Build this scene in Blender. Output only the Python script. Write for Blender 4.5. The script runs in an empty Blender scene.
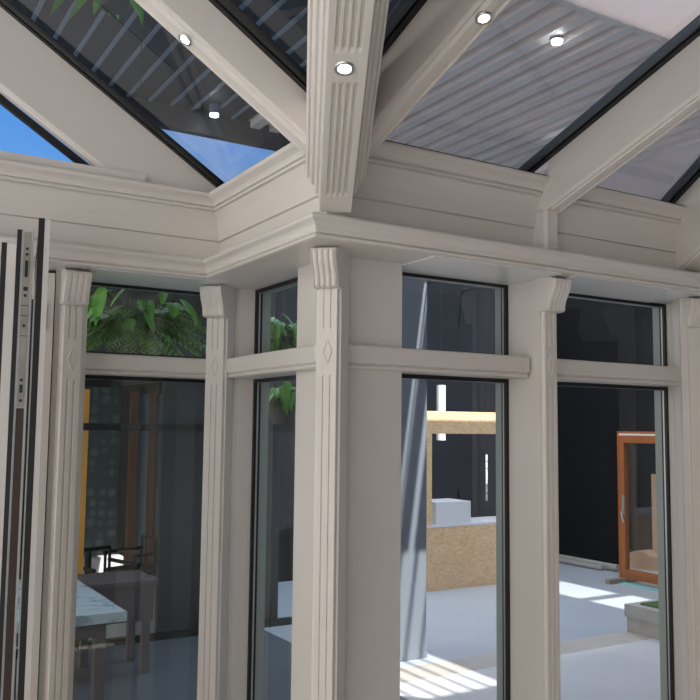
import bpy, bmesh, math, random
from mathutils import Vector, Matrix
random.seed(7)
C = bpy.context.scene.collection
ZC = 1.85                      # eye height over the courtyard floor; shapes below are given relative to the eye
XB, YC, YA = 1.283, 2.34, 3.27 # nose lines of the three cornice runs
TB, TC = .6314, .3358          # slopes of the two roof planes
GZ = 1.045                     # glass height at the nose lines
XR = 3.25
FL = -1.85
S22, C22 = math.sin(math.radians(22.5)), math.cos(math.radians(22.5))

# ---------------------------------------------------------------- materials
def mat(name, col, rough=.5, metal=0., spec=.5, noise=None, bump=None, emit=None, coat=0):
    m = bpy.data.materials.new(name); m.use_nodes = True
    nt = m.node_tree; b = nt.nodes['Principled BSDF']
    b.inputs['Base Color'].default_value = (*col, 1); b.inputs['Roughness'].default_value = rough
    b.inputs['Metallic'].default_value = metal; b.inputs['Specular IOR Level'].default_value = spec
    b.inputs['Coat Weight'].default_value = coat
    if emit:
        b.inputs['Emission Color'].default_value = (*emit[0], 1); b.inputs['Emission Strength'].default_value = emit[1]
    tc = nt.nodes.new('ShaderNodeTexCoord')
    if noise:                   # (scale, second colour, low, high, stretch)
        mp = nt.nodes.new('ShaderNodeMapping'); mp.inputs['Scale'].default_value = noise[4] if len(noise) > 4 else (1, 1, 1)
        n = nt.nodes.new('ShaderNodeTexNoise'); n.inputs['Scale'].default_value = noise[0]; n.inputs['Detail'].default_value = 5
        r = nt.nodes.new('ShaderNodeValToRGB')
        r.color_ramp.elements[0].position = noise[2]; r.color_ramp.elements[1].position = noise[3]
        r.color_ramp.elements[0].color = (*col, 1); r.color_ramp.elements[1].color = (*noise[1], 1)
        nt.links.new(tc.outputs['Object'], mp.inputs[0]); nt.links.new(mp.outputs[0], n.inputs['Vector'])
        nt.links.new(n.outputs['Fac'], r.inputs[0]); nt.links.new(r.outputs[0], b.inputs['Base Color'])
    if bump:
        n2 = nt.nodes.new('ShaderNodeTexNoise'); n2.inputs['Scale'].default_value = bump[0]
        bp = nt.nodes.new('ShaderNodeBump'); bp.inputs['Strength'].default_value = bump[1]; bp.inputs['Distance'].default_value = .002
        nt.links.new(tc.outputs['Object'], n2.inputs['Vector'])
        nt.links.new(n2.outputs['Fac'], bp.inputs['Height']); nt.links.new(bp.outputs[0], b.inputs['Normal'])
    return m

def glass_mat(name, tint, ior=1.5, rough=0.0):
    m = bpy.data.materials.new(name); m.use_nodes = True
    nt = m.node_tree; nt.nodes.clear()
    out = nt.nodes.new('ShaderNodeOutputMaterial'); mx = nt.nodes.new('ShaderNodeMixShader')
    t = nt.nodes.new('ShaderNodeBsdfTransparent'); t.inputs[0].default_value = (*tint, 1)
    g = nt.nodes.new('ShaderNodeBsdfGlossy'); g.inputs['Roughness'].default_value = rough; g.inputs[0].default_value = (1, 1, 1, 1)
    f = nt.nodes.new('ShaderNodeFresnel'); f.inputs['IOR'].default_value = ior
    geo = nt.nodes.new('ShaderNodeNewGeometry')
    fix = nt.nodes.new('ShaderNodeMix'); fix.data_type = 'FLOAT'     # same reflectance from both sides of the thin pane
    fix.inputs[2].default_value = ior; fix.inputs[3].default_value = 1 / ior
    nt.links.new(geo.outputs['Backfacing'], fix.inputs[0]); nt.links.new(fix.outputs[0], f.inputs['IOR'])
    nt.links.new(f.outputs[0], mx.inputs[0]); nt.links.new(t.outputs[0], mx.inputs[1]); nt.links.new(g.outputs[0], mx.inputs[2])
    nt.links.new(mx.outputs[0], out.inputs[0])
    return m

def osb_mat():
    m = bpy.data.materials.new('osb_board'); m.use_nodes = True
    nt = m.node_tree; b = nt.nodes['Principled BSDF']; b.inputs['Roughness'].default_value = .75
    tc = nt.nodes.new('ShaderNodeTexCoord'); vo = nt.nodes.new('ShaderNodeTexVoronoi'); vo.inputs['Scale'].default_value = 28
    mp = nt.nodes.new('ShaderNodeMapping'); mp.inputs['Scale'].default_value = (1, 1, 2.2); mp.inputs['Rotation'].default_value = (0, .5, 0)
    no = nt.nodes.new('ShaderNodeTexNoise'); no.inputs['Scale'].default_value = 9
    r = nt.nodes.new('ShaderNodeValToRGB')
    r.color_ramp.elements[0].color = (.66, .42, .22, 1); r.color_ramp.elements[1].color = (.95, .68, .41, 1)
    mixn = nt.nodes.new('ShaderNodeMath'); mixn.operation = 'MULTIPLY_ADD'; mixn.inputs[1].default_value = .55; 
    nt.links.new(tc.outputs['Object'], mp.inputs[0]); nt.links.new(mp.outputs[0], vo.inputs['Vector']); nt.links.new(tc.outputs['Object'], no.inputs['Vector'])
    sep = nt.nodes.new('ShaderNodeSeparateColor'); nt.links.new(vo.outputs['Color'], sep.inputs[0])
    half = nt.nodes.new('ShaderNodeMath'); half.operation = 'MULTIPLY'; half.inputs[1].default_value = .5
    nt.links.new(no.outputs['Fac'], half.inputs[0]); nt.links.new(sep.outputs[0], mixn.inputs[0]); nt.links.new(half.outputs[0], mixn.inputs[2])
    nt.links.new(mixn.outputs[0], r.inputs[0]); nt.links.new(r.outputs[0], b.inputs['Base Color'])
    return m

def opal_mat(k=.62):
    m = bpy.data.materials.new('opal_sheet'); m.use_nodes = True
    nt = m.node_tree; nt.nodes.clear()
    out = nt.nodes.new('ShaderNodeOutputMaterial'); mx = nt.nodes.new('ShaderNodeMixShader'); mx.inputs[0].default_value = k
    d = nt.nodes.new('ShaderNodeBsdfDiffuse'); d.inputs[0].default_value = (.50, .47, .46, 1)
    t = nt.nodes.new('ShaderNodeBsdfTranslucent'); t.inputs[0].default_value = (.80, .71, .68, 1)
    nt.links.new(d.outputs[0], mx.inputs[1]); nt.links.new(t.outputs[0], mx.inputs[2]); nt.links.new(mx.outputs[0], out.inputs[0])
    return m

def scallop_mat():
    # wallpaper of overlapping fan shapes
    m = bpy.data.materials.new('fan_wallpaper'); m.use_nodes = True
    nt = m.node_tree; b = nt.nodes['Principled BSDF']; b.inputs['Roughness'].default_value = .6
    tc = nt.nodes.new('ShaderNodeTexCoord'); vo = nt.nodes.new('ShaderNodeTexVoronoi'); vo.inputs['Scale'].default_value = 8
    vo.inputs['Randomness'].default_value = .35
    r = nt.nodes.new('ShaderNodeValToRGB'); r.color_ramp.elements[0].color = (.34, .41, .40, 1); r.color_ramp.elements[1].color = (.11, .145, .145, 1)
    r.color_ramp.elements[0].position = .1; r.color_ramp.elements[1].position = .6
    nt.links.new(tc.outputs['Object'], vo.inputs['Vector']); nt.links.new(vo.outputs['Distance'], r.inputs[0]); nt.links.new(r.outputs[0], b.inputs['Base Color'])
    return m

M = {
 'paint': mat('cream_paint', (.71, .675, .635), .36, noise=(2.0, (.68, .645, .605), .35, .7), bump=(60, .06)),
 'frame': mat('grey_green_frame', (.33, .38, .365), .4),
 'black': mat('black_gasket', (.006, .006, .007), .45),
 'spacer': mat('aluminium_spacer', (.45, .47, .48), .35, .6),
 'cap': mat('dark_grey_glazing_cap', (.035, .04, .046), .32),
 'capblue': mat('slate_glazing_cap', (.10, .13, .17), .25),
 'chrome': mat('brushed_steel_ring', (.55, .55, .55), .3, 1),
 'lamp': mat('lit_lens', (1, 1, 1), .4, emit=((1, .97, .9), 30)),
 'lock': mat('steel_faceplate', (.36, .34, .30), .38, .7, noise=(14, (.28, .26, .23), .4, .7)),
 'lockdark': mat('brown_lock_rail', (.045, .03, .024), .4, .3),
 'alu': mat('pale_door_profile', (.58, .56, .53), .35),
 'glass': glass_mat('window_glass', (.93, .95, .95), 1.5),
 'sideglass': glass_mat('tinted_window_glass', (.80, .86, .86), 1.6),
 'roofglass': glass_mat('solar_roof_glass', (.66, .72, .78), 1.6),
 'floor': mat('blue_grey_concrete', (.47, .53, .60), .32, noise=(1.3, (.53, .58, .64), .35, .7), bump=(30, .05)),
 'band': mat('beige_stone_band', (.50, .47, .43), .6, noise=(6, (.44, .41, .38), .4, .7)),
 'pale_floor': mat('pale_terrace_floor', (.62, .63, .65), .45, noise=(1.5, (.56, .58, .61), .35, .7)),
 'tile': mat('sand_tile', (.62, .57, .50), .45),
 'navy': mat('dark_navy_wall', (.006, .008, .012), .8, spec=.12, noise=(1.2, (.008, .010, .015), .4, .7)),
 'slate': mat('shaded_floor', (.10, .125, .15), .35, noise=(1.2, (.13, .155, .18), .4, .7)),
 'lit_soffit': mat('courtyard_lit_soffit', (.80, .84, .86), .25),
 'hallwall': mat('grey_hall_wall', (.20, .19, .185), .7),
 'charcoal': mat('charcoal_wall', (.05, .058, .058), .6),
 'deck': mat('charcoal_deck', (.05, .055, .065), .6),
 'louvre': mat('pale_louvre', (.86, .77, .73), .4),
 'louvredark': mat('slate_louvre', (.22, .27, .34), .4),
 'osb': osb_mat(),
 'scallop': scallop_mat(),
 'white': mat('white_laminate', (.78, .78, .80), .4),
 'column': mat('pale_blue_column', (.17, .20, .24), .5),
 'orange': mat('orange_stained_wood', (.42, .135, .035), .4, noise=(7, (.32, .095, .022), .35, .7, (6, 6, .6))),
 'honey': mat('honey_wood', (.85, .42, .08), .4),
 'brown': mat('brown_wood', (.16, .07, .04), .45),
 'taupe': mat('taupe_wood', (.12, .105, .11), .5),
 'peach': mat('peach_plywood', (.75, .48, .33), .6),
 'foot': mat('weathered_wood', (.30, .24, .19), .7),
 'teal': mat('teal_film', (.25, .62, .58), .5),
 'turf': mat('turf', (.07, .16, .03), .9, noise=(60, (.03, .09, .015), .4, .6)),
 'concrete': mat('grey_planter_concrete', (.42, .41, .39), .7, noise=(10, (.36, .35, .33), .4, .7)),
 'cloth': mat('pale_blue_tablecloth', (.42, .52, .58), .8, noise=(9, (.22, .30, .36), .52, .62)),
 'leaf': mat('leaf_green', (.14, .42, .06), .45, noise=(12, (.24, .55, .10), .4, .7)),
 'fern': mat('fern_green', (.16, .34, .09), .5, noise=(12, (.30, .46, .16), .4, .7)),
 'stem': mat('stem_green', (.09, .12, .04), .7),
 'pot': mat('dark_pot', (.05, .045, .04), .6),
 'ironblack': mat('black_metal', (.01, .011, .012), .4),
 'curtain': mat('pale_blue_curtain', (.36, .46, .52), .8),
 'roof_tile': mat('dark_roof_tile', (.04, .04, .045), .7),
}

# ---------------------------------------------------------------- builders
def link(name, bm, m, parent=None, smooth=False):
    """one mesh object; geometry is given in eye-relative coordinates"""
    bmesh.ops.recalc_face_normals(bm, faces=bm.faces)
    me = bpy.data.meshes.new(name)
    cs = [v.co for v in bm.verts]
    lo = Vector((min(c.x for c in cs), min(c.y for c in cs), min(c.z for c in cs)))
    hi = Vector((max(c.x for c in cs), max(c.y for c in cs), max(c.z for c in cs)))
    if parent is None: org = Vector(((lo.x + hi.x) / 2, (lo.y + hi.y) / 2, lo.z))
    else: org = wloc(parent) - Vector((0, 0, ZC))
    bmesh.ops.translate(bm, verts=bm.verts, vec=-org)
    if smooth:
        for f in bm.faces: f.smooth = True
    bm.to_mesh(me); bm.free()
    if m is not None: me.materials.append(m if not isinstance(m, str) else M[m])
    o = bpy.data.objects.new(name, me); C.objects.link(o)
    if parent is None: o.location = org + Vector((0, 0, ZC))
    else: o.parent = parent
    return o
def wloc(o):
    v = Vector(o.location)
    while o.parent: o = o.parent; v += Vector(o.location)
    return v
def tag(o, label=None, cat=None, group=None, kind=None):
    if label: o['label'] = label
    if cat: o['category'] = cat
    if group: o['group'] = group
    if kind: o['kind'] = kind
    return o
def thing(name, label, cat, loc, group=None):
    o = bpy.data.objects.new(name, None); C.objects.link(o); o.empty_display_size = .1
    o.location = (loc[0], loc[1], loc[2] + ZC)
    return tag(o, label, cat, group)
def struct(name, bm, m, label, cat='trim', smooth=False):
    return tag(link(name, bm, m, None, smooth), label, cat, None, 'structure')
def sempty(name, label, cat, loc):
    return tag(thing(name, label, cat, loc), kind='structure')

def box(bm, x0, x1, y0, y1, z0, z1):
    v = [bm.verts.new((x, y, z)) for z in (z0, z1) for x, y in ((x0, y0), (x1, y0), (x1, y1), (x0, y1))]
    for f in ((0, 3, 2, 1), (4, 5, 6, 7), (0, 1, 5, 4), (1, 2, 6, 5), (2, 3, 7, 6), (3, 0, 4, 7)): bm.faces.new([v[i] for i in f])
def nb(*a, bev=0):
    bm = bmesh.new(); box(bm, *a)
    if bev: bmesh.ops.bevel(bm, geom=bm.edges[:], offset=bev, segments=2, affect='EDGES', profile=.6)
    return bm
def prism(bm, poly, z0, z1):
    a = [bm.verts.new((p[0], p[1], z0)) for p in poly]; b = [bm.verts.new((p[0], p[1], z1)) for p in poly]
    n = len(poly)
    bm.faces.new(a[::-1]); bm.faces.new(b)
    for i in range(n): bm.faces.new((a[i], a[(i + 1) % n], b[(i + 1) % n], b[i]))
def loft(bm, rings, closed=True, caps=True):
    vs = [[bm.verts.new(p) for p in r] for r in rings]
    n = len(vs[0])
    for a, b in zip(vs, vs[1:]):
        for i in range(n if closed else n - 1):
            bm.faces.new((a[i], a[(i + 1) % n], b[(i + 1) % n], b[i]))
    if caps: bm.faces.new(vs[0][::-1]); bm.faces.new(vs[-1])
def cyl(bm, p, q, r, n=16, r2=None):
    p, q = Vector(p), Vector(q); d = (q - p).normalized()
    a = d.orthogonal().normalized(); b = d.cross(a)
    loft(bm, [[c + (a * math.cos(t) + b * math.sin(t)) * rr for t in [2 * math.pi * i / n for i in range(n)]] for c, rr in ((p, r), (q, r2 or r))])
def tube(bm, pts, r, n=8):
    for a, b in zip(pts, pts[1:]): cyl(bm, a, b, r, n)

# plan paths of the cornice; every segment has end-mitre directions (how the offset d moves the end)
SEG = {
 'left':   ((-1.6, YA), (XB, YA), (0, 1), (1, 1)),
 'return': ((XB, YA), (XB, YC), (1, 1), (1, 1)),
 'right':  ((XB, YC), (XR, YC), (1, 1), (S22 / C22, 1)),
 'bay':    ((XR, YC), (XR + 1.1, YC - 1.1), (S22 / C22, 1), (.7071, .7071)),
}
def sweep(name, prof):
    a, b, ma, mb = SEG[name]; bm = bmesh.new()
    loft(bm, [[(p[0] + m_[0] * d, p[1] + m_[1] * d, z) for d, z in prof] for p, m_ in ((a, ma), (b, mb))])
    return bm
LIP = [(.34, .600), (.002, .600), (-.005, .602), (-.008, .606), (-.007, .611), (-.004, .613), (.002, .6135), (.002, .6165), (-.004, .617),
       (-.008, .624), (-.008, .632), (-.011, .640), (-.017, .647), (-.025, .652), (-.032, .657), (-.035, .664), (-.032, .671), (-.02, .675),
       (0, .683), (.04, .695), (.084, .700), (.34, .700)]
FRZ = [(.34, .700), (.084, .700), (.084, .774), (.090, .776), (.090, .779), (.078, .781), (.076, .80), (.072, .83), (.063, .86), (.052, .882), (.045, .892),
       (.050, .894), (.050, .898), (.036, .900), (.034, .906), (.042, .909), (.042, .913), (.030, .915), (.029, .923), (.022, .933), (.010, .941),
       (.000, .946), (-.004, .952), (-.004, .960), (0, .965), (.06, .966), (.34, .93)]
n = 0
for s, (t1, t2) in {'left': ('left window wall beside the folded doors', 'left window wall under the blue triangle of sky'),
          'return': ('short return wall with the narrow window', 'short return wall, ending at the fluted valley beam'),
          'right': ('long wall over the two courtyard windows', 'long right wall, crossed by the rafter ends'),
          'bay': ('angled bay at the right edge', 'angled bay at the right edge')}.items():
    n += 1; struct('trim_%d' % n, sweep(s, LIP), 'paint', 'cream projecting lip moulding of the cornice along the ' + t1)
    n += 1; struct('trim_%d' % n, sweep(s, FRZ), 'paint', 'cream coved frieze and crown moulding along the ' + t2)

# small joint cover on the lip at the middle pilaster
bm = bmesh.new(); loft(bm, [[(x, YC + d - .0025, z + (.002 if z > .64 else -.002)) for d, z in LIP[1:18]] + [(x, YC + .02, .66)] for x in (2.385, 2.545)])
struct('trim_9', bm, 'paint', 'short cream joint cover on the lip moulding above the middle pilaster')

# ---------------------------------------------------------------- corner posts
ZB = -1.62     # bottom of the window walls = conservatory floor
def post(num, poly, label, top=.600):
    bm = bmesh.new(); prism(bm, poly, ZB, top); return struct('wall_' + num, bm, 'paint', label, 'wall')
post('corner', [(XB + .2, YC + .24), (XB + .225, YC + .215), (XB + .481, YC + .215), (XB + .481, YC + .42), (XB + .42, YC + .507), (XB + .2, YC + .507)],
     'broad flat cream corner post behind the front fluted pilaster')
post('inner', [(XB + .335, 3.426), (XB + .22, 3.426), (XB + .212, 3.45), (XB + .206, 3.49), (XB + .204, 3.62), (XB + .335, 3.62)],
     'cream post in the inner corner between the left window and the narrow window')
post('middle', [(2.382, YC + .145), (2.455, YC + .145), (2.455, YC + .385), (2.382, YC + .385)], 'cream mullion post between the two courtyard windows')
post('left', [(.714, YA + .145), (.84, YA + .145), (.84, YA + .45), (.714, YA + .45)], 'cream post left of the window with the hanging plant')
post('bay', [(3.377, YC + .385), (3.377, YC + .31), (3.365, YC + .27), (3.262, YC + .165), (3.35, YC + .10), (3.6, YC + .02), (3.75, YC + .2)], 'cream angled post at the right edge of the picture')

# ---------------------------------------------------------------- pilasters (fluted shaft, diamond block, scroll capital)
def pilaster(center, nrm, label, w=.066, cw=.094, kf=.0, flutes=True, depth=.05, reedd=.0025):
    """center: plan point on the shaft's front face; nrm: unit normal toward the room"""
    N = Vector((nrm[0], nrm[1], 0)).normalized(); T = Vector((-N.y, N.x, 0)); c0 = Vector((center[0], center[1], 0))
    P = lambda s, d, z: c0 + T * s + N * d + Vector((0, 0, z))
    th = thing('pilaster', label, 'pilaster', (center[0], center[1], ZB), 'pilasters between the windows')
    def shaft_ring(z, g):       # g: groove depth
        h = w / 2
        pts = [(-h - .010, -depth), (-h - .010, -.016), (-h - .004, -.014), (-h, -.008), (-h, -.002), (-h + .002, 0)]
        if flutes:
            for s in (-.012, .012):
                pts += [(s - .0042, 0), (s - .002, -g), (s + .002, -g), (s + .0042, 0)]
        pts += [(h - .002, 0), (h, -.002), (h, -.008), (h + .004, -.014), (h + .010, -.016), (h + .010, -depth)]
        return [P(s, d, z) for s, d in pts]
    bm = bmesh.new()
    zs = [(ZB, .0001), (ZB + .1, .0001), (ZB + .101, .0045), (.165, .0045), (.172, .0001), (.325, .0001), (.332, .0045), (.462, .0045)]
    loft(bm, [shaft_ring(z, g) for z, g in zs])
    sh = link('shaft', bm, 'paint', th)
    # diamond block
    bm = bmesh.new(); zc = .2495
    for (a, b) in (((0, .040), (.015, 0)), ((.015, 0), (0, -.040)), ((0, -.040), (-.015, 0)), ((-.015, 0), (0, .040))):
        cyl(bm, P(a[0], .0003, zc + a[1]), P(b[0], .0003, zc + b[1]), .0026, 6)
    link('diamond', bm, 'paint', sh)
    # scroll capital: S-curved front with four reeds
    h = cw / 2
    prof = [(.462, .022), (.465, .031), (.470, .035), (.48, .035), (.492, .037), (.505, .041), (.52, .049), (.535, .058), (.548, .064), (.562, .068), (.575, .070), (.586, .069), (.5995, .030)]
    def cap_ring(z, f, reed):
        pts = [(-h, -depth), (-h, f - .004), (-h + .003, f)]
        if reed:
            m = 4; sw = (cw - .010) / m
            for i in range(m):
                c = -h + .005 + sw * (i + .5)
                for k in range(7):
                    a = math.pi * k / 6
                    pts.append((c - math.cos(a) * sw * .46, f - reedd * (.67 - math.sin(a))))
        else:
            m = 4; sw = (cw - .010) / m
            for i in range(m):
                c = -h + .005 + sw * (i + .5)
                for k in range(7):
                    a = math.pi * k / 6
                    pts.append((c - math.cos(a) * sw * .46, f - .0005 * (1 - math.sin(a))))
        pts += [(h - .003, f), (h, f - .004), (h, -depth)]
        return [P(s, d, z) for s, d in pts]
    bm = bmesh.new()
    loft(bm, [cap_ring(z, f, z < .58) for z, f in prof])
    link('capital', bm, 'paint', th)
    return th
pilaster((XB + .116, YC + .124), (-1, -1), 'cream fluted pilaster with scroll capital and carved diamond on the projecting corner', depth=.12, cw=.088, reedd=.010)
pilaster((XB + .100, YA + .140), (-1, -1), 'cream fluted pilaster with scroll capital in the recessed inner corner', w=.078, cw=.100, depth=.10)
pilaster((2.4165, YC + .12), (0, -1), 'cream fluted pilaster with scroll capital between the two courtyard windows')
pilaster((.780, YA + .12), (0, -1), 'cream fluted pilaster with scroll capital next to the folded door leaves', w=.072, cw=.099)
pilaster((3.312, YC + .135), (-S22, -C22), 'cream fluted pilaster cut by the right edge of the picture', depth=.09)

# ---------------------------------------------------------------- windows
def rect_frame(bm, ax, a0, a1, z0, z1, d0, d1, t, base, sides='lrtb'):
    """rectangular ring in plane d; ax 'x': runs along x at y=base+d; 'y': runs along y at x=base+d"""
    def bx(p0, p1, q0, q1):
        if ax == 'x': box(bm, p0, p1, base + d0, base + d1, q0, q1)
        else: box(bm, base + d0, base + d1, p0, p1, q0, q1)
    if 'l' in sides: bx(a0, a0 + t, z0, z1)
    if 'r' in sides: bx(a1 - t, a1, z0, z1)
    e0 = a0 + (t if 'l' in sides else 0); e1 = a1 - (t if 'r' in sides else 0)
    if 't' in sides: bx(e0, e1, z1 - t, z1)
    if 'b' in sides: bx(e0, e1, z0, z0 + t)
def window(num, ax, base, a0, a1, label, gl='glass'):
    mid = (a0 + a1) / 2
    loc = (mid, base + .33, ZB) if ax == 'x' else (base + .33, mid, ZB)
    w = sempty('window_%d' % num, label, 'window', loc)
    for z0, z1, nm in ((.287, .600, 'upper'), (-1.55, .203, 'lower')):
        bm = bmesh.new(); rect_frame(bm, ax, a0, a1, z0, z1, .330, .342, .016, base); g = link('gasket', bm, 'black', w)
        bm = bmesh.new(); rect_frame(bm, ax, a0, a1, z0, z1, .342, .350, .0165, base); link('spacer', bm, 'spacer', w)
        bm = bmesh.new(); rect_frame(bm, ax, a0, a1, z0, z1, .350, .360, .014, base); link('gasket', bm, 'black', w)
        bm = bmesh.new(); rect_frame(bm, ax, a0 - .02, a1 + .02, z0 - .02, z1 + .02, .360, .402, .030, base); link('frame', bm, 'frame', w)
        bm = bmesh.new()
        y = base + .346
        if ax == 'x': vs = [(a0, y, z0), (a1, y, z0), (a1, y, z1), (a0, y, z1)]
        else: vs = [(y, a0, z0), (y, a1, z0), (y, a1, z1), (y, a0, z1)]
        bm.faces.new([bm.verts.new(v) for v in vs])
        link('glass_pane', bm, gl, w)
    # transom with moulded lower edge
    d_ = [(.345, .203), (.20, .203), (.193, .208), (.193, .214), (.199, .219), (.187, .224), (.185, .230), (.185, .280), (.190, .286), (.20, .287), (.345, .287)]
    if num == 3: e0, e1 = XB + .24, 2.3815
    elif num == 4: e0, e1 = 2.4555, 3.30
    elif num == 2: e0, e1 = 2.60, 3.4255
    else: e0, e1 = a0, a1
    if num == 1: d_ = [(d + (.02 if d < .3 else 0), z) for d, z in d_]
    bm = bmesh.new()
    ring = lambda a, k: [((a, base + d, z) if ax == 'x' else (base + d, a, z)) for d, z in [(dd + (k if dd < .3 else 0), zz) for dd, zz in d_]]
    if num in (2, 3): loft(bm, [ring(e0, .012), ring(e0 + .008, 0), ring(e1 - .02, 0), ring(e1, .02)])
    else: loft(bm, [ring(e0, 0), ring(e1, 0)])
    link('transom', bm, 'paint', w)
    # bottom rail
    bm = bmesh.new()
    if ax == 'x': box(bm, a0, a1, base + .22, base + .40, ZB, -1.55)
    else: box(bm, base + .22, base + .40, a0, a1, ZB, -1.55)
    link('bottom_rail', bm, 'paint', w)
    return w
window(1, 'x', YA, .84, XB + .205, 'tall left window with the hanging plant behind its upper pane', 'sideglass')
window(2, 'y', XB - .04, YC + .507, 3.426, 'narrow window in the short return wall', 'sideglass')
window(3, 'x', YC, XB + .481, 2.382, 'courtyard window showing the chipboard kiosk')
window(4, 'x', YC, 2.455, 3.377, 'courtyard window showing the orange door')

# soffit strips over the windows, courtyard light painted in as a pale colour
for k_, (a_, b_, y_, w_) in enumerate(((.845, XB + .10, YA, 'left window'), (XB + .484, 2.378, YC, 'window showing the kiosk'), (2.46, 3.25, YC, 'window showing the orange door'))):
    struct('trim_%d' % (20 + k_), nb(a_, b_, y_ + .02, y_ + .33, .596, .5999), 'lit_soffit', 'pale soffit strip with painted courtyard light over the ' + w_)
# conservatory floor
bm = bmesh.new(); prism(bm, [(-4, -4), (5.2, -4), (5.2, .9), (3.6, 2.75), (XB + .36, 2.75), (XB + .36, 3.68), (-4, 3.68)], ZB - .06, ZB)
struct('floor', bm, 'tile', 'sand coloured conservatory floor', 'floor')

# gable sill and gable glass
struct('trim_10', nb(-1.6, 1.02, YA + .02, YA + .12, .966, 1.0), 'paint', 'cream sill under the blue triangular gable glass')
g = sempty('window_5', 'triangular gable glass with blue sky at the left edge', 'window', (0, YA + .09, 1.0))
bm = bmesh.new(); bm.faces.new([bm.verts.new(v) for v in ((-1.6, YA + .10, 1.0), (.90, YA + .10, 1.0), (.90, YA + .10, 1.06), (-1.6, YA + .10, 2.70))]); link('glass_pane', bm, 'glass', g)

# ---------------------------------------------------------------- roof
def gB(x): return GZ + TB * (XB - x)
def gC(y): return GZ + TC * (YC - y)
def rafter(name, label, start, rdir, side, length, face, dep, w=.075, t0=0., bar='cap', tri=False, barw=(.022, .048), clip=None, block=False):
    """start: plan point on the face line at nose; rdir: 3D direction per unit plan run; side: plan unit vector from the face into the beam"""
    th = thing(name, label, 'rafter', (start[0], start[1], GZ - dep), 'roof rafters')
    R_ = Vector(rdir); S_ = Vector((side[0], side[1], 0)); st = Vector((start[0], start[1], GZ))
    prof = [(0, .0), (0, -face), (.006, -face - .012), (.014, -face - .010), (.018, -face - .016), (.022, -dep), (.046, -dep), (.050, -dep + .006),
            (w - .012, -dep + .006), (w - .008, -dep + .001), (w, -dep + .004), (w, 0)]
    bm = bmesh.new()
    rings = []
    tl = [t0 - .15 + (length - t0) * i / 60 for i in range(61)] if clip else (t0 - .10, length)
    if block: tl = (t0, length)
    for t in tl:
        ring = [st + R_ * t + S_ * s + Vector((0, 0, h)) for s, h in prof]
        if clip:
            for p_ in ring: p_.z = max(p_.z, clip)
        rings.append(ring)
    loft(bm, rings)
    link('beam', bm, 'paint', th)
    # glazing bar along the glass beside the face: black gasket and a rounded cap
    bm = bmesh.new(); pr_ = [(.0, .004), (-barw[0], .004), (-barw[0], -.016), (.0, -.016)]
    loft(bm, [[st + R_ * t + S_ * s + Vector((0, 0, h)) for s, h in pr_] for t in (t0 - .16, length)]); link('gasket', bm, 'black', th)
    bm = bmesh.new(); c = -barw[0] - barw[1] / 2; rr = barw[1] / 2
    pr_ = [(c + rr * math.cos(a), -.004 - rr * .55 * math.sin(a)) for a in [math.pi * k / 8 for k in range(9)]]
    loft(bm, [[st + R_ * t + S_ * s + Vector((0, 0, h)) for s, h in pr_] for t in (t0 - .16, length)]); link('glazing_cap', bm, bar, th, True)
    return th
def clip_note(): pass
# right roof plane (slopes up toward the viewer)
rC = (0, -1, TC)
yv = lambda x: YC - (XB - x) * TB / TC
rafter('rafter', 'cream rafter just right of the fluted valley beam, with a round downlight', (XB + .076, YC), rC, (1, 0), 2.9, .185, .205, t0=.0, bar='capblue')
rafter('rafter', 'wide-faced cream rafter on the right, between the two large striped roof panes', (2.297, YC), rC, (1, 0), 2.9, .190, .207, w=.072, t0=-.004, bar='capblue', block=True)
rafter('rafter', 'cream hip rafter at the right edge of the picture', (3.10, YC - .005), (-S22, -C22, TC * C22), (C22, -S22), 2.2, .30, .32, w=.16, t0=-.02, bar='capblue')
# left roof plane (slopes up to the left)
rB = (-1, 0, TB)
rafter('rafter', 'cream rafter left of the fluted valley beam, with a round downlight near its middle', (XB, YC - .01), rB, (0, 1), 2.6, .148, .172, t0=-.02)
rafter('gable_rafter', 'broad cream gable rafter sloping down over the triangle of blue sky', (XB, YA + .04), rB, (0, 1), 2.9, .30, .318, w=.055, t0=.0, clip=.962)
# black edge of the gable glass
o = bpy.data.objects['gable_rafter']
bm = bmesh.new(); st = Vector((XB, YA + .095, GZ - .318))
loft(bm, [[st + Vector(rB) * t + Vector((0, s, h)) for s, h in ((-.004, .0), (.02, .0), (.02, -.030), (-.004, -.030))] for t in (.40, 2.9)])
link('gable_gasket', bm, 'black', o)

# valley beam
r2 = Vector((-.4696, -.8829, 0)); nn = Vector((.8829, -.4696, 0)); vb = thing('valley_beam', 'fluted cream valley beam rising from the projecting corner toward the viewer', 'beam', (XB, YC, .70))
cs = .060
def vring(t, g, cut=0):
    h0 = -.355; pts = [(-.098, -.03), (-.098, -.235), (-.092, -.245), (-.086, -.243), (-.083, -.262), (-.077, -.268), (-.070, -.266), (-.067, -.290), (-.062, -.296), (-.056, -.294),
                       (-.053, -.335), (-.050, h0), (-.044, h0)]
    for c in (-.027, -.009, .009, .027):
        pts += [(c - .0062, h0), (c - .0035, h0 + g), (c + .0035, h0 + g), (c + .0062, h0)]
    pts += [(.044, h0), (.050, h0), (.053, -.335), (.056, -.294), (.062, -.296), (.067, -.290), (.070, -.266), (.077, -.268), (.083, -.262), (.086, -.243), (.092, -.245), (.098, -.235), (.098, -.03)]
    out = []
    for s, h in pts:
        p = Vector((XB, YC, GZ + h)) + r2 * t + nn * (cs + s) + Vector((0, 0, TC * .8829 * t))
        out.append(p)
    return out
bm = bmesh.new()
lampt = .644
ts = [(-.012, .0002), (.075, .0002), (.085, .008), (lampt - .062, .008), (lampt - .052, .0002), (lampt + .052, .0002), (lampt + .062, .008), (3.0, .008)]
loft(bm, [vring(t, g) for t, g in ts]); link('beam', bm, 'paint', vb)

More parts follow.
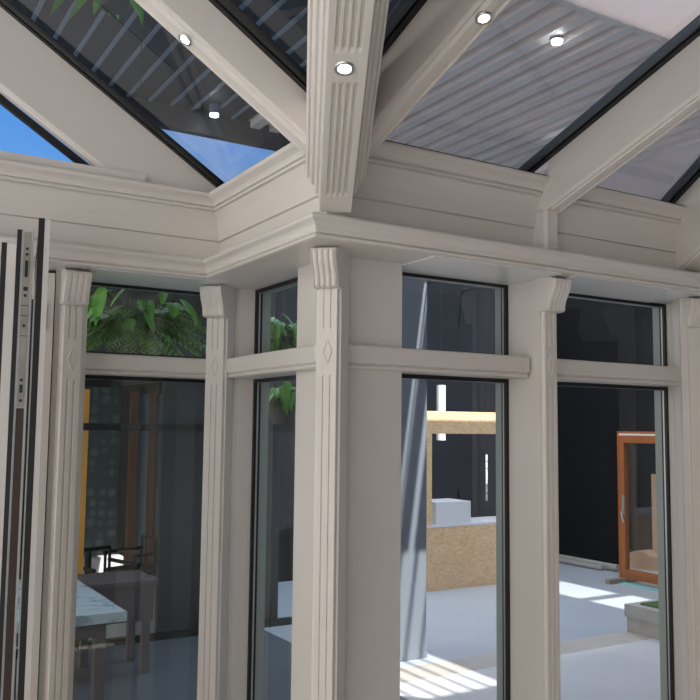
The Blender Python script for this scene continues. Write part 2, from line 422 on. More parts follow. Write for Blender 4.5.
# short stub post on the frieze above the middle pilaster
bm = bmesh.new()
prism(bm, [(2.2985, YC + .09), (2.2985, YC + .034), (2.308, YC + .020), (2.358, YC + .020), (2.3675, YC + .034), (2.3675, YC + .09)], .690, .842)
loft(bm, [[(x, YC + .09, .84), (x, YC + .012, .838), (x, YC - .001, .846), (x, YC - .003, .90), (x, YC + .002, .955), (x, YC + .09, .955)] for x in (2.2985, 2.3675)])
tag(link('bracket_block', bm, 'paint'), 'small fluted cream block on the frieze under the foot of the middle rafter', 'bracket')

# roof glass
def roof_pane(num, pts, zf, label):
    p = sempty('window_%d' % num, label, 'window', (sum(q[0] for q in pts) / len(pts), sum(q[1] for q in pts) / len(pts), GZ))
    bm = bmesh.new(); a = [bm.verts.new((x, y, zf(x, y) + .008)) for x, y in pts]; bm.faces.new(a)
    link('glass_pane', bm, 'roofglass', p); return p
zb_ = lambda x, y: gB(x); zc_ = lambda x, y: gC(y)
roof_pane(6, [(XB + .12, YA + .05), (-1.7, YA + .05), (-1.7, YC + .06), (XB + .12, YC + .06)], zb_, 'dark roof pane on the left with thin blue strips and a blue patch of sky')
v_ = lambda t: (XB - .4696 * t, YC - .8829 * t)
roof_pane(7, [(XB - .02, YC), v_(3.0), (-1.7, v_(3.0)[1]), (-1.7, YC)], zb_, 'dark triangular roof pane between the left rafter and the valley beam')
roof_pane(8, [(XB + .08, YC + .12), (XB + .08, -.9), (-.2, -.9), (XB, YC)], zc_, 'blue triangular roof pane between the valley beam and the right rafter')
roof_pane(9, [(XB + .15, YC + .12), (2.30, YC + .12), (2.30, -.5), (XB + .15, -.5)], zc_, 'large roof pane with pale diagonal louvre stripes')
roof_pane(10, [(2.369, YC + .12), (3.10, YC + .12), (3.10 - .9, YC - 2.1), (2.369, YC - 2.1)], zc_, 'small roof pane with pale stripes near the right edge')
for k, (x0, x1) in enumerate(((XB + .15, 2.297), (2.37, 3.12))):
    struct('trim_%d' % (11 + k), nb(x0, x1, YC + .012, YC + .05, .966, .974, bev=.002), 'black', 'black glazing seal on the crown moulding under the ' + ('large striped roof pane', 'small roof pane at the right edge')[k])

# downlights
def downlight(p, nrm, label, r=.023):
    nrm = Vector(nrm).normalized(); p = Vector(p)
    th = thing('downlight', label, 'downlight', p, 'round downlights under the rafters')
    a = nrm.orthogonal().normalized(); b = nrm.cross(a); n = 32
    prof = [(r * .62, -.012), (r * .64, .003), (r * .80, .0045), (r * .97, .003), (r, -.004)]
    bm = bmesh.new()
    vs = [[bm.verts.new(p + nrm * h + (a * math.cos(2 * math.pi * i / n) + b * math.sin(2 * math.pi * i / n)) * q) for i in range(n)] for q, h in prof]
    for s, t in zip(vs, vs[1:]):
        for i in range(n): bm.faces.new((s[i], s[(i + 1) % n], t[(i + 1) % n], t[i]))
    link('ring', bm, 'chrome', th, True)
    bm = bmesh.new(); bm.faces.new([bm.verts.new(p + nrm * .002 + (a * math.cos(2 * math.pi * i / n) + b * math.sin(2 * math.pi * i / n)) * r * .62) for i in range(n)])
    link('lens', bm, 'lamp', th)
nC = Vector((0, -TC, -1)); nB = Vector((-TB, 0, -1))
def onray(px, py, F): pass
zval = GZ - .355 + TC * .8829 * lampt
downlight((XB - .4696 * lampt + .8829 * .055, YC - .8829 * lampt - .4696 * .055, zval - .001), Vector((-.4696 * .296, -.8829 * .296, -1)), 'lit round downlight with steel ring set in the fluted valley beam', .026)
downlight((.838, YC + .026, gB(.838) - .174), nB, 'lit round downlight with steel ring under the left rafter')
downlight((1.396, 1.653, gC(1.653) - .207), nC, 'lit round downlight with steel ring under the rafter right of the valley beam')

# ---------------------------------------------------------------- folded door leaves at the left edge
DD = Vector((.172, .985, 0)).normalized(); DN = Vector((.985, -.172, 0)).normalized()
def leaf(p, w, length, z1, lock, label):
    th = thing('door_leaf', label, 'door', (p[0], p[1], ZB), 'folded door leaves')
    P = lambda s, t, z: Vector((p[0], p[1], 0)) + DN * s + DD * t + Vector((0, 0, z))
    def slab(s0, s1, t0, t1, z0, z1_):
        bm = bmesh.new(); loft(bm, [[P(s0, t0, z), P(s1, t0, z), P(s1, t1, z), P(s0, t1, z)] for z in (z0, z1_)]); return bm
    z0 = ZB + .02
    link('stile', slab(.0165, w, 0, .022, z0, z1), 'alu', th)
    link('gasket', slab(.0, .0165, .004, .022, z0, z1 + .003), 'black', th)
    link('stile', slab(.002, w, .022, .075, z0, z1), 'alu', th); link('stile', slab(.002, w, length - .07, length, z0, z1), 'alu', th)
    link('top_rail', slab(.002, w, .075, length - .07, z1 - .07, z1), 'alu', th); link('bottom_rail', slab(.002, w, .075, length - .07, z0, z0 + .09), 'alu', th)
    link('glass_pane', slab(w * .45, w * .6, .075, length - .07, z0 + .09, z1 - .07), 'glass', th)
    if lock:
        a, b = w * .40, w * .84
        fp = link('lock_faceplate', slab(a, b, -.003, .002, -.02 if False else .045, z1 - .004), 'lock', th)
        link('lock_rail', slab(a, b, -.0025, .002, z0, .043), 'lockdark', th)
        c = (a + b) / 2
        for zz, hh, ww in ((.455, .025, .0045), (.395, .006, .006), (.10, .012, .0045)):
            link('keyhole', slab(c - ww, c + ww, -.0042, .0, zz - hh, zz + hh), 'ironblack', fp)
        for zz in (.515, .498, .375, .285, .125, .065, -.36, -.54, -.58, -.62, -.66):
            bm = bmesh.new(); cyl(bm, P(c, -.0045, zz), P(c, .0, zz), .0045, 12); link('screw', bm, 'ironblack', fp)
        for zz in (.345, .315, .255): link('joint', slab(a, b, -.0038, .0, zz - .001, zz + .001), 'ironblack', fp)
        for s0, s1 in ((a - .006, a - .003), (b + .003, b + .006)): link('edge_bead', slab(s0, s1, -.003, .001, z0, z1), 'spacer', th)
    return th
leaf((.459, 2.452), .031, .62, .570, False, 'nearest folded door leaf, narrow pale edge with a black seal')
leaf((.434, 2.634), .048, .48, .570, True, 'folded door leaf with a steel lock faceplate on its edge, middle of the stack')
leaf((.425, 2.855), .044, .28, .570, False, 'furthest folded door leaf at the left edge, plain pale edge with a black seal')
# door jamb and header at the left
d = sempty('door_1', 'cream jamb of the folding door opening, left of the left pilaster', 'door', (.69, YA + .12, ZB))
link('jamb', nb(.675, .7055, YA + .125, YA + .33, ZB, .582), 'paint', d)
link('hinge', nb(.671, .678, YA + .118, YA + .13, .36, .46), 'spacer', d)
link('seal', nb(.7057, .7137, YA + .15, YA + .32, ZB, .597), 'black', d)
link('head_rail', nb(-1.6, .675, YA + .18, YA + .32, .50, .60), 'paint', d)

# ================================================================= outside
struct('ground', nb(-14, 22, 2.4, 5.24, FL - .1, FL), 'pale_floor', 'pale terrace floor just outside the windows', 'floor')
bpy.data.objects['ground'].name = 'floor_terrace'
struct('floor_band', nb(-14, 22, 5.24, 5.55, FL - .1, FL + .001), 'band', 'beige stone band across the courtyard floor', 'floor')
struct('floor_courtyard', nb(-14, 22, 5.55, 24, FL - .1, FL), 'floor', 'blue grey courtyard floor with patches of sun', 'floor')
struct('floor_showroom', nb(-8, 3.45, 3.72, 7.25, FL, FL + .004), 'slate', 'floor outside the left window, shade painted in as dark slate', 'floor')  # dark sheet over the floor; shade is put into its colour
struct('floor_outer', nb(-14, 22, -14, 2.4, FL - .1, FL - .001), 'pale_floor', 'pale outer floor beside the conservatory', 'floor')

struct('wall_hall', nb(-1.2, 7.2, -3.3, -3.1, FL, 2.25), 'hallwall', 'unseen grey hall wall added behind the viewer to cut light', 'wall')  # unseen wall added to dim light and glass reflections from behind
struct('wall_hall_right', nb(7.0, 7.2, -3.1, .2, FL, 2.25), 'hallwall', 'unseen grey hall wall added at the far right to cut light, outside the picture', 'wall')  # unseen, added so that light comes mainly from the left
# louvred canopy over the conservatory
def deck_with_holes(XA, XE):
    bm = bmesh.new(); z0, z1 = 2.25, 2.29
    X0, X1, Y0, Y1 = XA, XE, -3.0, 5.66
    holes = [(2.62, 3.83, .3, 2.92), (3.98, 4.86, .72, 2.45), (4.310, 4.342, 2.45, 4.66), (4.354, 4.368, 2.45, 4.66), (4.47, 4.525, 2.45, 4.66), (7.68, 8.28, 2.70, 3.60), (7.68, 8.34, 2.06, 2.58)]
    holes = [h for h in holes if XA < h[0] < XE]
    xs = sorted({X0, X1, *[h[0] for h in holes], *[h[1] for h in holes]}); ys = sorted({Y0, Y1, *[h[2] for h in holes], *[h[3] for h in holes]})
    for xa, xb in zip(xs, xs[1:]):
        if xb - xa < 1e-6: continue
        for ya, yb in zip(ys, ys[1:]):
            cx, cy = (xa + xb) / 2, (ya + yb) / 2
            if any(h[0] < cx < h[1] and h[2] < cy < h[3] for h in holes): continue
            box(bm, xa, xb, ya, yb, z0, z1)
    bmesh.ops.remove_doubles(bm, verts=bm.verts, dist=1e-5)
    return bm
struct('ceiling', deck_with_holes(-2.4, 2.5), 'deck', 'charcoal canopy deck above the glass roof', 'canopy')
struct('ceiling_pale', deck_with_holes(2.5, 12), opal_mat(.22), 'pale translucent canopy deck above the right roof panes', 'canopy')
k = 0
x = .35
while x < 5.6:
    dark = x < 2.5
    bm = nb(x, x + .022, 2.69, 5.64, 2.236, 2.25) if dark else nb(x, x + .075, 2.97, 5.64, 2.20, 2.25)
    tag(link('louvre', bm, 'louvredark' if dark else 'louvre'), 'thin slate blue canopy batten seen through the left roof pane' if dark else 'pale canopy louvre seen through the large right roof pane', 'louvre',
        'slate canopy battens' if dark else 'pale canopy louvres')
    x += .155; k += 1
x = 3.92
for i in range(7):
    tag(link('louvre', nb(x, x + .022, .6, 2.93, 2.165, 2.25), 'louvre'), 'pale canopy louvre above and right of the picture', 'louvre', 'outer canopy louvres'); x += .155
struct('trim_13', nb(-6, 12, 5.64, 5.70, 2.08, 2.32), 'deck', 'charcoal fascia at the far edge of the canopy')
struct('trim_14', nb(2.5, 3.9, 2.93, 2.97, 2.12, 2.25), 'louvre', 'pale beam at the near end of the canopy louvres')
struct('trim_15', nb(2.5, 3.9, .2, 2.93, 2.12, 2.15), opal_mat(.50), 'pale soffit panel beside the canopy louvres')

for (x_, y_, lab) in ((2.175, 5.49, 'small lit disc added for a reflected bright spot in the left roof pane'), (3.375, 3.365, 'small lit disc added for a reflected bright spot in the large right roof pane')):
    th = thing('glint_lamp', lab, 'glint_lamp', (x_, y_, 2.165), 'lamps added under the canopy for bright spots')  # lamps added where the roof glass shows reflected bright spots
    bm = bmesh.new(); cyl(bm, (x_, y_, 2.185), (x_, y_, 2.25), .036, 20); link('housing', bm, 'louvredark', th)
    bm = bmesh.new(); cyl(bm, (x_, y_, 2.17), (x_, y_, 2.185), .030, 20); link('lens', bm, 'lamp', th)
# column under the canopy edge
col = thing('column', 'pale blue square column striped by sunlight, left of the chipboard kiosk', 'column', (4.10, 5.82, FL))
link('shaft', nb(3.88, 4.195, 5.705, 6.0, FL, 2.25, bev=.004), 'column', col)
link('plinth', nb(3.87, 4.205, 5.702, 6.01, FL, FL + .05, bev=.004), 'column', col)

# chipboard kiosk
k = thing('kiosk', 'chipboard kiosk with an open serving hatch in the courtyard', 'kiosk', (6.6, 8.1, FL))
KY = 7.93
link('counter_panel', nb(5.835, 7.45, KY, KY + .02, FL, -1.14), 'osb', k)
link('counter_top', nb(5.835, 7.45, KY - .005, KY + .50, -1.14, -1.115), 'white', k)
link('header_panel', nb(5.835, 7.45, KY, KY + .02, -.07, .19), 'osb', k)
link('post', nb(5.835, 5.905, KY, KY + .07, -1.115, -.07), 'osb', k)
link('post', nb(7.38, 7.45, KY, KY + .07, -1.115, -.07), 'osb', k)
link('side_panel', nb(5.835, 5.855, KY + .02, KY + .55, FL, -1.14), 'osb', k)
tag(link('storage_box', nb(5.99, 6.50, KY + .03, KY + .44, -1.114, -.86, bev=.004), 'white'), 'white box standing on the kiosk counter', 'box')
# hanging cylinder lamp
l = thing('pendant_lamp', 'white cylinder pendant hanging behind the kiosk header', 'lamp', (6.60, 8.7, -.14))
bm = bmesh.new(); cyl(bm, (6.62, 8.7, -.16), (6.62, 8.7, .54), .058, 24); link('shade', bm, 'white', l)
bm = bmesh.new(); cyl(bm, (6.62, 8.7, .54), (6.62, 8.7, 1.9), .003, 6); link('cord', bm, 'ironblack', l)
bm = bmesh.new(); cyl(bm, (6.62, 8.7, 1.9), (6.62, 9.25, 1.9), .012, 8); link('wall_arm', bm, 'ironblack', l)
# light chain
ch = thing('hanging_chain', 'white chain of plates hanging at the right of the kiosk hatch', 'chain', (7.41, 8.75, -1.2))
z = -.95
for hgt in (.10, .10, .07, .05, .10, .10, .09):
    link('plate', nb(7.392, 7.420, 8.74, 8.75, z, z + hgt * .9, bev=.002), 'white', ch); z += hgt
bm = bmesh.new(); cyl(bm, (7.406, 8.745, -.95), (7.406, 8.745, 1.9), .002, 6); link('cord', bm, 'ironblack', ch)
bm = bmesh.new(); cyl(bm, (7.406, 8.745, 1.9), (7.406, 9.25, 1.9), .01, 8); link('wall_arm', bm, 'ironblack', ch)

# dark courtyard walls
struct('wall_far', nb(3.9, 9.05, 9.25, 9.4, FL, 2.2), 'navy', 'dark navy wall at the back of the courtyard', 'wall')
struct('wall_courtyard', nb(9.03, 9.2, 3.5, 9.4, FL, 2.2), 'navy', 'dark navy wall on the right side of the courtyard', 'wall')
struct('baseboard_courtyard', nb(8.99, 9.03, 3.5, 9.24, FL, FL + .05), 'spacer', 'thin grey metal skirting along the navy courtyard wall', 'baseboard')

# orange door display
DX = 8.37
d = thing('display_door', 'orange wooden glazed door standing on its own in the courtyard', 'door', (DX, 6.8, FL))
y0, y1, zb, zt = 6.05, 7.36, FL + .05, -.02
bm = bmesh.new(); box(bm, DX - .04, DX + .04, y1 - .05, y1, zb, zt); box(bm, DX - .04, DX + .04, y0, y0 + .05, zb, zt)
box(bm, DX - .04, DX + .04, y0 + .05, y1 - .05, zt - .07, zt); box(bm, DX - .04, DX + .04, y0 + .05, y1 - .05, zb, zb + .06); link('frame', bm, 'orange', d)
bm = bmesh.new(); a, b = y0 + .05, y1 - .053
box(bm, DX - .055, DX + .02, b - .06, b, zb + .062, zt - .05); box(bm, DX - .055, DX + .02, a, a + .06, zb + .062, zt - .05)
box(bm, DX - .055, DX + .02, a + .06, b - .06, zt - .14, zt - .05); box(bm, DX - .055, DX + .02, a + .06, b - .06, zb + .062, zb + .11); link('sash', bm, 'orange', d)
link('glass_pane', nb(DX - .02, DX - .012, a + .06, b - .06, zb + .11, zt - .14), 'glass', d)
link('head_strip', nb(DX - .052, DX - .040, y0 + .05, y1 - .04, zt - .056, zt - .028), 'white', d)
h = link('handle', nb(DX - .066, DX - .055, b - .062, b - .030, -1.04, -.80), 'spacer', d)
bm = bmesh.new(); tube(bm, [(DX - .066, b - .046, -1.0), (DX - .10, b - .046, -1.0), (DX - .10, b - .075, -1.12)], .013); link('lever', bm, 'spacer', h)
link('base_foot', nb(DX - .32, DX + .20, y1 - .10, y1 - .03, FL, FL + .055, bev=.005), 'foot', d)
link('base_foot', nb(DX - .32, DX + .20, y0 + .03, y0 + .10, FL, FL + .055, bev=.005), 'foot', d)
tag(link('floor_strip', nb(DX - .16, DX - .05, 5.9, 7.28, FL, FL + .012), 'teal'), 'thin teal strip on the floor before the orange door', 'strip')
# plywood pieces behind the door
b_ = thing('plywood_bench', 'peach plywood piece on a white base, seen through the orange door', 'bench', (8.75, 7.1, FL))
bm = bmesh.new(); loft(bm, [[(x, 7.46, -1.72), (x, 7.46, -1.54), (x, 7.36, -1.50), (x, 7.24, -1.50), (x, 7.14, -1.54), (x, 6.6, -1.56), (x, 6.6, -1.72)] for x in (8.62, 8.90)]); link('seat_block', bm, 'peach', b_)
link('base', nb(8.58, 8.94, 6.6, 7.50, FL, -1.72), 'white', b_)
tag(link('plywood_board', nb(8.80, 8.84, 7.10, 7.24, -1.545, -.55), 'peach'), 'upright peach plywood strip standing on the plywood bench', 'board')
# bars lying by the wall
for i, (x_, z_, ln, r_, t_) in enumerate(((8.86, .05, 1.1, .045, 'thick grey tube lying by the foot of the navy wall'), (8.74, .035, .9, .03, 'thinner grey tube lying before the thick one by the navy wall'))):
    bm = bmesh.new(); cyl(bm, (x_, 7.85 + i * .15, FL + z_), (x_ - .02, 7.85 + ln + i * .15, FL + z_), r_, 16); tag(link('metal_tube', bm, 'concrete'), t_, 'tube')

# planter with turf
p = thing('planter', 'grey concrete planter box filled with turf, bottom right of the courtyard window', 'planter', (7.0, 5.1, FL))
link('box', nb(6.345, 7.62, 4.64, 5.525, FL, -1.71), 'concrete', p)
bm = bmesh.new()
for a in ((6.33, 7.64, 4.62, 4.72), (6.33, 7.64, 5.44, 5.54), (6.33, 6.43, 4.72, 5.44), (7.54, 7.64, 4.72, 5.44)): box(bm, *a, -1.71, -1.60)
link('rim', bm, 'concrete', p)
bm = nb(6.43, 7.54, 4.72, 5.44, -1.64, -1.585)
link('turf', bm, 'turf', p)

# ---------------------------------------------------------------- the showroom beyond the left windows
struct('wall_showroom_back', nb(-2.5, 3.7, 10.6, 10.75, FL, 1.2), 'charcoal', 'charcoal back wall of the showroom beyond the left window', 'wall')
struct('wall_showroom_side', nb(3.55, 3.7, 7.4, 10.6, FL, .55), 'charcoal', 'charcoal side wall of the showroom beyond the left window', 'wall')
struct('ceiling_showroom', nb(-2.5, 2.95, 6.2, 10.75, 1.2, 1.3), 'charcoal', 'dark ceiling of the showroom beyond the left window', 'ceiling')
struct('ceiling_sun_block', nb(2.95, 3.7, 8.0, 10.6, .55, .62), 'charcoal', 'dark ceiling strip added to keep sun out of the showroom', 'ceiling')  # added to stop sun reaching the showroom back wall
struct('trim_19', nb(2.92, 2.97, 7.4, 10.6, .45, 1.2), 'charcoal', 'charcoal panel added to close a sun gap at the showroom ceiling')  # added panel, shuts out a streak of sun on the wallpaper
struct('wall_showroom_panel', nb(2.51, 3.6, 7.36, 7.42, FL, .45), 'charcoal', 'charcoal wall panel at the right of the showroom front', 'wall')
struct('trim_16', nb(-2.5, 3.95, 7.25, 7.33, -.055, .005), 'ironblack', 'dark horizontal rail across the showroom front at eye level')
struct('trim_17', nb(-2.5, 3.95, 7.25, 7.34, FL, FL + .05), 'ironblack', 'dark threshold rail on the floor of the showroom front')
struct('trim_18', nb(-2.5, 2.95, 7.22, 7.32, .50, 1.25), 'charcoal', 'charcoal header above the showroom front')
struct('wall_showroom_paper', nb(2.1, 3.04, 10.5, 10.58, FL, .45), 'scallop', 'grey green wallpaper of overlapping fans behind the left window', 'wall')
def upright(name, x0, x1, y, z0, z1, m, label, cat, dy=.06):
    return tag(link(name, nb(x0, x1, y, y + dy, z0, z1, bev=.004), m), label, cat)
hp = thing('timber_post', 'bright honey coloured timber post at the left edge of the left window', 'post', (1.87, 7.6, FL))
link('shaft', nb(1.835, 1.905, 7.55, 7.62, FL + .02, .30, bev=.004), 'honey', hp); link('foot', nb(1.825, 1.915, 7.54, 7.63, FL, FL + .03), 'brown', hp)
w6 = sempty('window_11', 'far showroom window with brown wooden frame and pale curtain', 'window', (3.35, 10.4, FL))
link('frame', nb(3.13, 3.23, 10.38, 10.46, FL + .05, .40), 'brown', w6); link('frame', nb(3.38, 3.45, 10.38, 10.46, FL + .05, .40), 'brown', w6)
link('sill', nb(3.13, 3.54, 10.30, 10.46, FL + .05, FL + .12), 'orange', w6)
for a, b in ((3.24, 3.37), (3.455, 3.54)):
    bm = bmesh.new(); n_ = 40
    pts = [(a + (b - a) * i / n_, 10.42 + .015 * math.sin(i * 1.3)) for i in range(n_ + 1)]
    loft(bm, [[(x, y, z) for x, y in pts] + [(x, y + .01, z) for x, y in pts[::-1]] for z in (FL + .15, .38)])
    link('curtain', bm, 'curtain', w6)

# dining table with pale patterned cloth
t = thing('dining_table', 'dining table seen through the left window', 'table', (.9, 5.75, FL))
link('tabletop', nb(.25, 1.52, 5.12, 6.42, -1.14, -1.11, bev=.004), 'taupe', t)
link('apron', nb(.32, 1.45, 5.19, 6.35, -1.26, -1.14), 'taupe', t)
for x_, y_ in ((.33, 5.2), (1.40, 5.2), (.33, 6.30), (1.40, 6.30)): link('leg', nb(x_, x_ + .06, y_, y_ + .06, FL, -1.14), 'taupe', t)
bm = bmesh.new(); box(bm, .22, 1.55, 5.09, 6.45, -1.109, -1.104); box(bm, 1.545, 1.55, 5.09, 6.45, -1.16, -1.104); box(bm, .22, 1.55, 5.085, 5.09, -1.16, -1.104)
tag(link('tablecloth', bm, 'cloth'), 'pale blue patterned cloth on the dining table', 'tablecloth')
t = thing('side_table', 'brown side table with deep apron, right of the dining table', 'table', (1.95, 6.5, FL))
link('tabletop', nb(1.66, 2.16, 6.32, 6.82, -1.20, -1.16, bev=.004), 'taupe', t); link('apron', nb(1.69, 2.13, 6.35, 6.79, -1.46, -1.20), 'taupe', t)
for x_, y_ in ((1.70, 6.36), (2.06, 6.36), (1.70, 6.72), (2.06, 6.72)): link('leg', nb(x_, x_ + .055, y_, y_ + .055, FL, -1.46), 'taupe', t)

def armchair(x, y, rz, label):
    t = thing('armchair', label, 'chair', (x, y, FL), 'black armchairs in the showroom')
    c, s = math.cos(rz), math.sin(rz)
    W = lambda a, b, z: (x + a * c - b * s, y + a * s + b * c, FL + z)
    def bar(name, *pts, r=.016):
        bm = bmesh.new(); tube(bm, [W(*p_) for p_ in pts], r, 8); link(name, bm, 'ironblack', t)
    for a in (-.24, .24):
        bar('leg', (a, -.24, 0), (a, -.24, .50)); bar('leg', (a, .24, 0), (a, .24, .62)); bar('armrest', (a, -.26, .50), (a, .25, .50), r=.02)
    bar('back_rail', (-.24, .24, .62), (.24, .24, .62), r=.02); bar('back_splat', (0, .24, .34), (0, .25, .62), r=.035)
    bm = bmesh.new(); loft(bm, [[W(-.24, -.24, z), W(.24, -.24, z), W(.24, .24, z), W(-.24, .24, z)] for z in (.30, .34)]); link('seat', bm, 'ironblack', t)
armchair(2.28, 8.35, .3, 'black open-framed armchair near the fan wallpaper')
armchair(2.84, 9.0, -1.2, 'black open-framed armchair before the pale curtain')
tag(link('low_pale_box', nb(2.5, 2.95, 9.9, 10.1, FL, -1.52, bev=.004), 'white'), 'low white box in place of pale lit openings behind the armchairs', 'pale_opening')  # white box added to show pale lit openings
tag(link('step_platform', nb(.7, 1.75, 4.55, 4.95, FL, FL + .12), 'taupe'), 'low dark platform near the foot of the left window', 'platform')

# ---------------------------------------------------------------- plants
def leaf_blade(bm, base, d, up, L, w, droop=.3):
    d = Vector(d).normalized(); side = d.cross(Vector(up)).normalized()
    prev = None
    for i in range(7):
        u = i / 6; ww = w * math.sin(math.pi * min(1, .12 + u * .88)) ** .8 * (1 if u < 1 else .02)
        c = Vector(base) + d * L * u + Vector((0, 0, -droop * L * u * u))
        row = [bm.verts.new(c - side * ww + Vector((0, 0, .12 * ww))), bm.verts.new(c - Vector((0, 0, .15 * ww))), bm.verts.new(c + side * ww + Vector((0, 0, .12 * ww)))]
        if prev:
            for k_ in (0, 1): bm.faces.new((prev[k_], prev[k_ + 1], row[k_ + 1], row[k_]))
        prev = row
def frond(bm, bs, base, d, L, w, droop=.5, n=16):
    d = Vector(d).normalized(); pts = [Vector(base) + d * L * i / n + Vector((0, 0, -droop * L * (i / n) ** 2)) for i in range(n + 1)]
    tube(bs, pts, .0022, 5)
    for i in range(2, n):
        t_ = (pts[i + 1] - pts[i - 1]).normalized(); side = t_.cross(Vector((0, 0, 1))).normalized(); l_ = w * math.sin(math.pi * (i / n) ** .8) + .01
        for s in (-1, 1): leaf_blade(bm, pts[i], side * s + t_ * .5 + Vector((0, 0, -.2)), (0, 0, 1), l_, l_ * .16, .25)
def plant(loc, label, nf, nl, spread, seed, potr=.12, hang=True, lmax=.24):
    rnd = random.Random(seed); x, y, z = loc
    t = thing('hanging_plant' if hang else 'potted_plant', label, 'plant', (x, y, z - .16))
    if potr:
        bm = bmesh.new(); rings = []
        for zz, rr in ((-.14, potr * .7), (-.13, potr * .74), (0, potr), (.012, potr * 1.06), (.03, potr * 1.06)): rings.append([(x + rr * math.cos(a), y + rr * math.sin(a), z + zz) for a in [2 * math.pi * i / 20 for i in range(20)]])
        loft(bm, rings); link('pot', bm, 'pot', t)
    lf, fr, stm = bmesh.new(), bmesh.new(), bmesh.new()
    for i in range(nf):
        a = rnd.uniform(0, 2 * math.pi); e = rnd.uniform(-.2, .7)
        frond(fr, stm, (x, y, z + .03), (math.cos(a), math.sin(a), e), spread * rnd.uniform(.7, 1.2), .07 * rnd.uniform(.8, 1.3), rnd.uniform(.3, .8))
    for i in range(nl):
        a = rnd.uniform(0, 2 * math.pi); e = rnd.uniform(-.3, .8); q = rnd.uniform(.05, .75) * spread
        b = Vector((x + q * math.cos(a), y + q * math.sin(a), z + .05 + q * e * .8))
        tube(stm, [Vector((x, y, z + .02)), b], .0025, 5)
        leaf_blade(lf, b, (math.cos(a + rnd.uniform(-.9, .9)), math.sin(a + rnd.uniform(-.9, .9)), rnd.uniform(-.7, .2)), (0, 0, 1), rnd.uniform(.1, lmax), rnd.uniform(.018, .038), .5)
    link('leaves', lf, 'leaf', t)
    if nf: link('fronds', fr, 'fern', t)
    if hang:
        for a in (0, 2.1, 4.2): cyl(stm, (x + potr * math.cos(a), y + potr * math.sin(a), z + .02), (x, y, z + .6), .0015, 5)
        cyl(stm, (x, y, z + .6), (x, y, 2.32), .002, 5)
    link('stems', stm, 'stem', t)
    return t
plant((1.30, 4.35, .50), 'lush fern and leafy plant hanging behind the upper pane of the left window', 60, 80, .46, 3, potr=.07, lmax=.17)
plant((2.66, 5.45, .60), 'bushy green plant hanging behind the narrow window', 14, 240, .30, 5, lmax=.13)
plant((2.42, 4.82, .15), 'small green plant hanging behind the lower pane of the narrow window', 10, 60, .20, 8, lmax=.14, potr=.09)
plant((.95, 3.6, 1.95), 'green leafy plant above the roof glass at the top left', 0, 30, .26, 12, lmax=.26, potr=.08)
# far house seen through the narrow window
h = thing('house', 'dark gabled house roof far behind the narrow window', 'house', (8.2, 16.5, FL))
bm = bmesh.new(); box(bm, 6.2, 9.6, 15.5, 19, FL, 1.4); link('walls', bm, 'charcoal', h)
bm = bmesh.new(); loft(bm, [[(6.0, y, 1.4), (9.8, y, 1.4), (7.9, y, 2.75)] for y in (15.2, 19.2)]); link('roof', bm, 'roof_tile', h)

# ---------------------------------------------------------------- light
W = bpy.data.worlds.new('sky'); bpy.context.scene.world = W; W.use_nodes = True
nt = W.node_tree; nt.nodes.clear()
out = nt.nodes.new('ShaderNodeOutputWorld'); bg = nt.nodes.new('ShaderNodeBackground')
tc = nt.nodes.new('ShaderNodeTexCoord'); sp = nt.nodes.new('ShaderNodeSeparateXYZ')
el = nt.nodes.new('ShaderNodeValToRGB'); e = el.color_ramp
e.elements[0].position = .0; e.elements[0].color = (.28, .50, .86, 1)
e.elements[1].position = .85; e.elements[1].color = (3.0, 3.4, 4.1, 1)
m_ = e.elements.new(.50); m_.color = (1.3, 1.75, 2.5, 1); m_ = e.elements.new(.36); m_.color = (.10, .35, .90, 1)
nz = nt.nodes.new('ShaderNodeTexNoise'); nz.inputs['Scale'].default_value = 2.3; nz.inputs['Detail'].default_value = 7; nz.inputs['Roughness'].default_value = .6
cr = nt.nodes.new('ShaderNodeValToRGB'); cr.color_ramp.elements[0].position = .50; cr.color_ramp.elements[1].position = .72
cloud = nt.nodes.new('ShaderNodeMix'); cloud.data_type = 'RGBA'; cloud.inputs[7].default_value = (.80, .86, .95, 1)
warm = nt.nodes.new('ShaderNodeMix'); warm.data_type = 'RGBA'; warm.inputs[7].default_value = (2.2, 2.02, 1.82, 1)   # warm glow added to the unseen left sky to light the interior
mr = nt.nodes.new('ShaderNodeMapRange'); mr.inputs['From Min'].default_value = .0; mr.inputs['From Max'].default_value = -.7
dt = nt.nodes.new('ShaderNodeVectorMath'); dt.operation = 'DOT_PRODUCT'; dt.inputs[1].default_value = (.98, -.05, .1)
L = nt.links.new
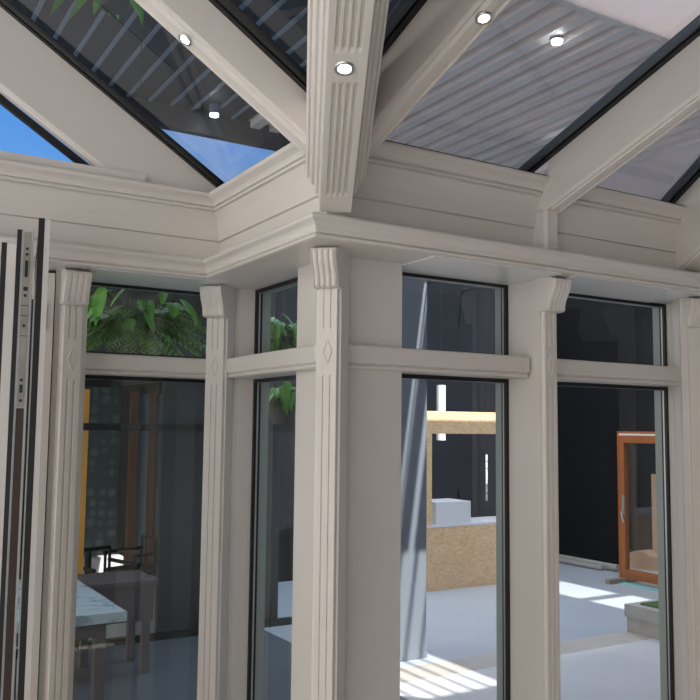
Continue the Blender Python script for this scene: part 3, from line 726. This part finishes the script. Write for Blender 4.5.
L(tc.outputs['Generated'], sp.inputs[0]); L(sp.outputs['Z'], el.inputs[0]); L(tc.outputs['Generated'], nz.inputs['Vector']); L(nz.outputs['Fac'], cr.inputs[0])
L(cr.outputs[0], cloud.inputs[0]); L(el.outputs[0], cloud.inputs[6]); L(tc.outputs['Generated'], dt.inputs[0]); L(dt.outputs['Value'], mr.inputs[0])
L(mr.outputs[0], warm.inputs[0]); L(cloud.outputs[2], warm.inputs[6]); L(warm.outputs[2], bg.inputs[0]); L(bg.outputs[0], out.inputs[0])
bg.inputs[1].default_value = 1.0

sd = bpy.data.lights.new('sun', 'SUN'); sd.energy = 9; sd.angle = math.radians(.6); sd.color = (1, .95, .88)
so = bpy.data.objects.new('sun', sd); C.objects.link(so)
so.rotation_euler = Vector((-.14, 1.0, -1.0)).to_track_quat('-Z', 'Y').to_euler(); so.location = (0, -6, 8)

# ---------------------------------------------------------------- camera
cam = bpy.data.cameras.new('camera'); co = bpy.data.objects.new('camera', cam); C.objects.link(co)
cam.sensor_width = 36; cam.sensor_fit = 'HORIZONTAL'; cam.lens = 849.97 / 700 * 36
tilt, roll, yaw = 8.98733102e-02, 1.11143166e-02, 1.02758835
F = Vector((math.cos(yaw) * math.cos(tilt), math.sin(yaw) * math.cos(tilt), math.sin(tilt)))
Rr = Vector((math.sin(yaw), -math.cos(yaw), 0)); U = Rr.cross(F)
R2 = Rr * math.cos(roll) + U * math.sin(roll); U2 = -Rr * math.sin(roll) + U * math.cos(roll)
mw = Matrix.Identity(4)
for i in range(3): mw[i][0] = R2[i]; mw[i][1] = U2[i]; mw[i][2] = -F[i]
mw.translation = (0, 0, ZC); co.matrix_world = mw
cam.clip_start = .05
sc = bpy.context.scene; sc.camera = co
vs = sc.view_settings; vs.view_transform = 'Standard'; vs.look = 'None'; vs.gamma = 1; vs.exposure = -.08; vs.use_curve_mapping = False
sc.cycles.max_bounces = 12; sc.cycles.diffuse_bounces = 6; sc.cycles.transparent_max_bounces = 24; sc.cycles.glossy_bounces = 4
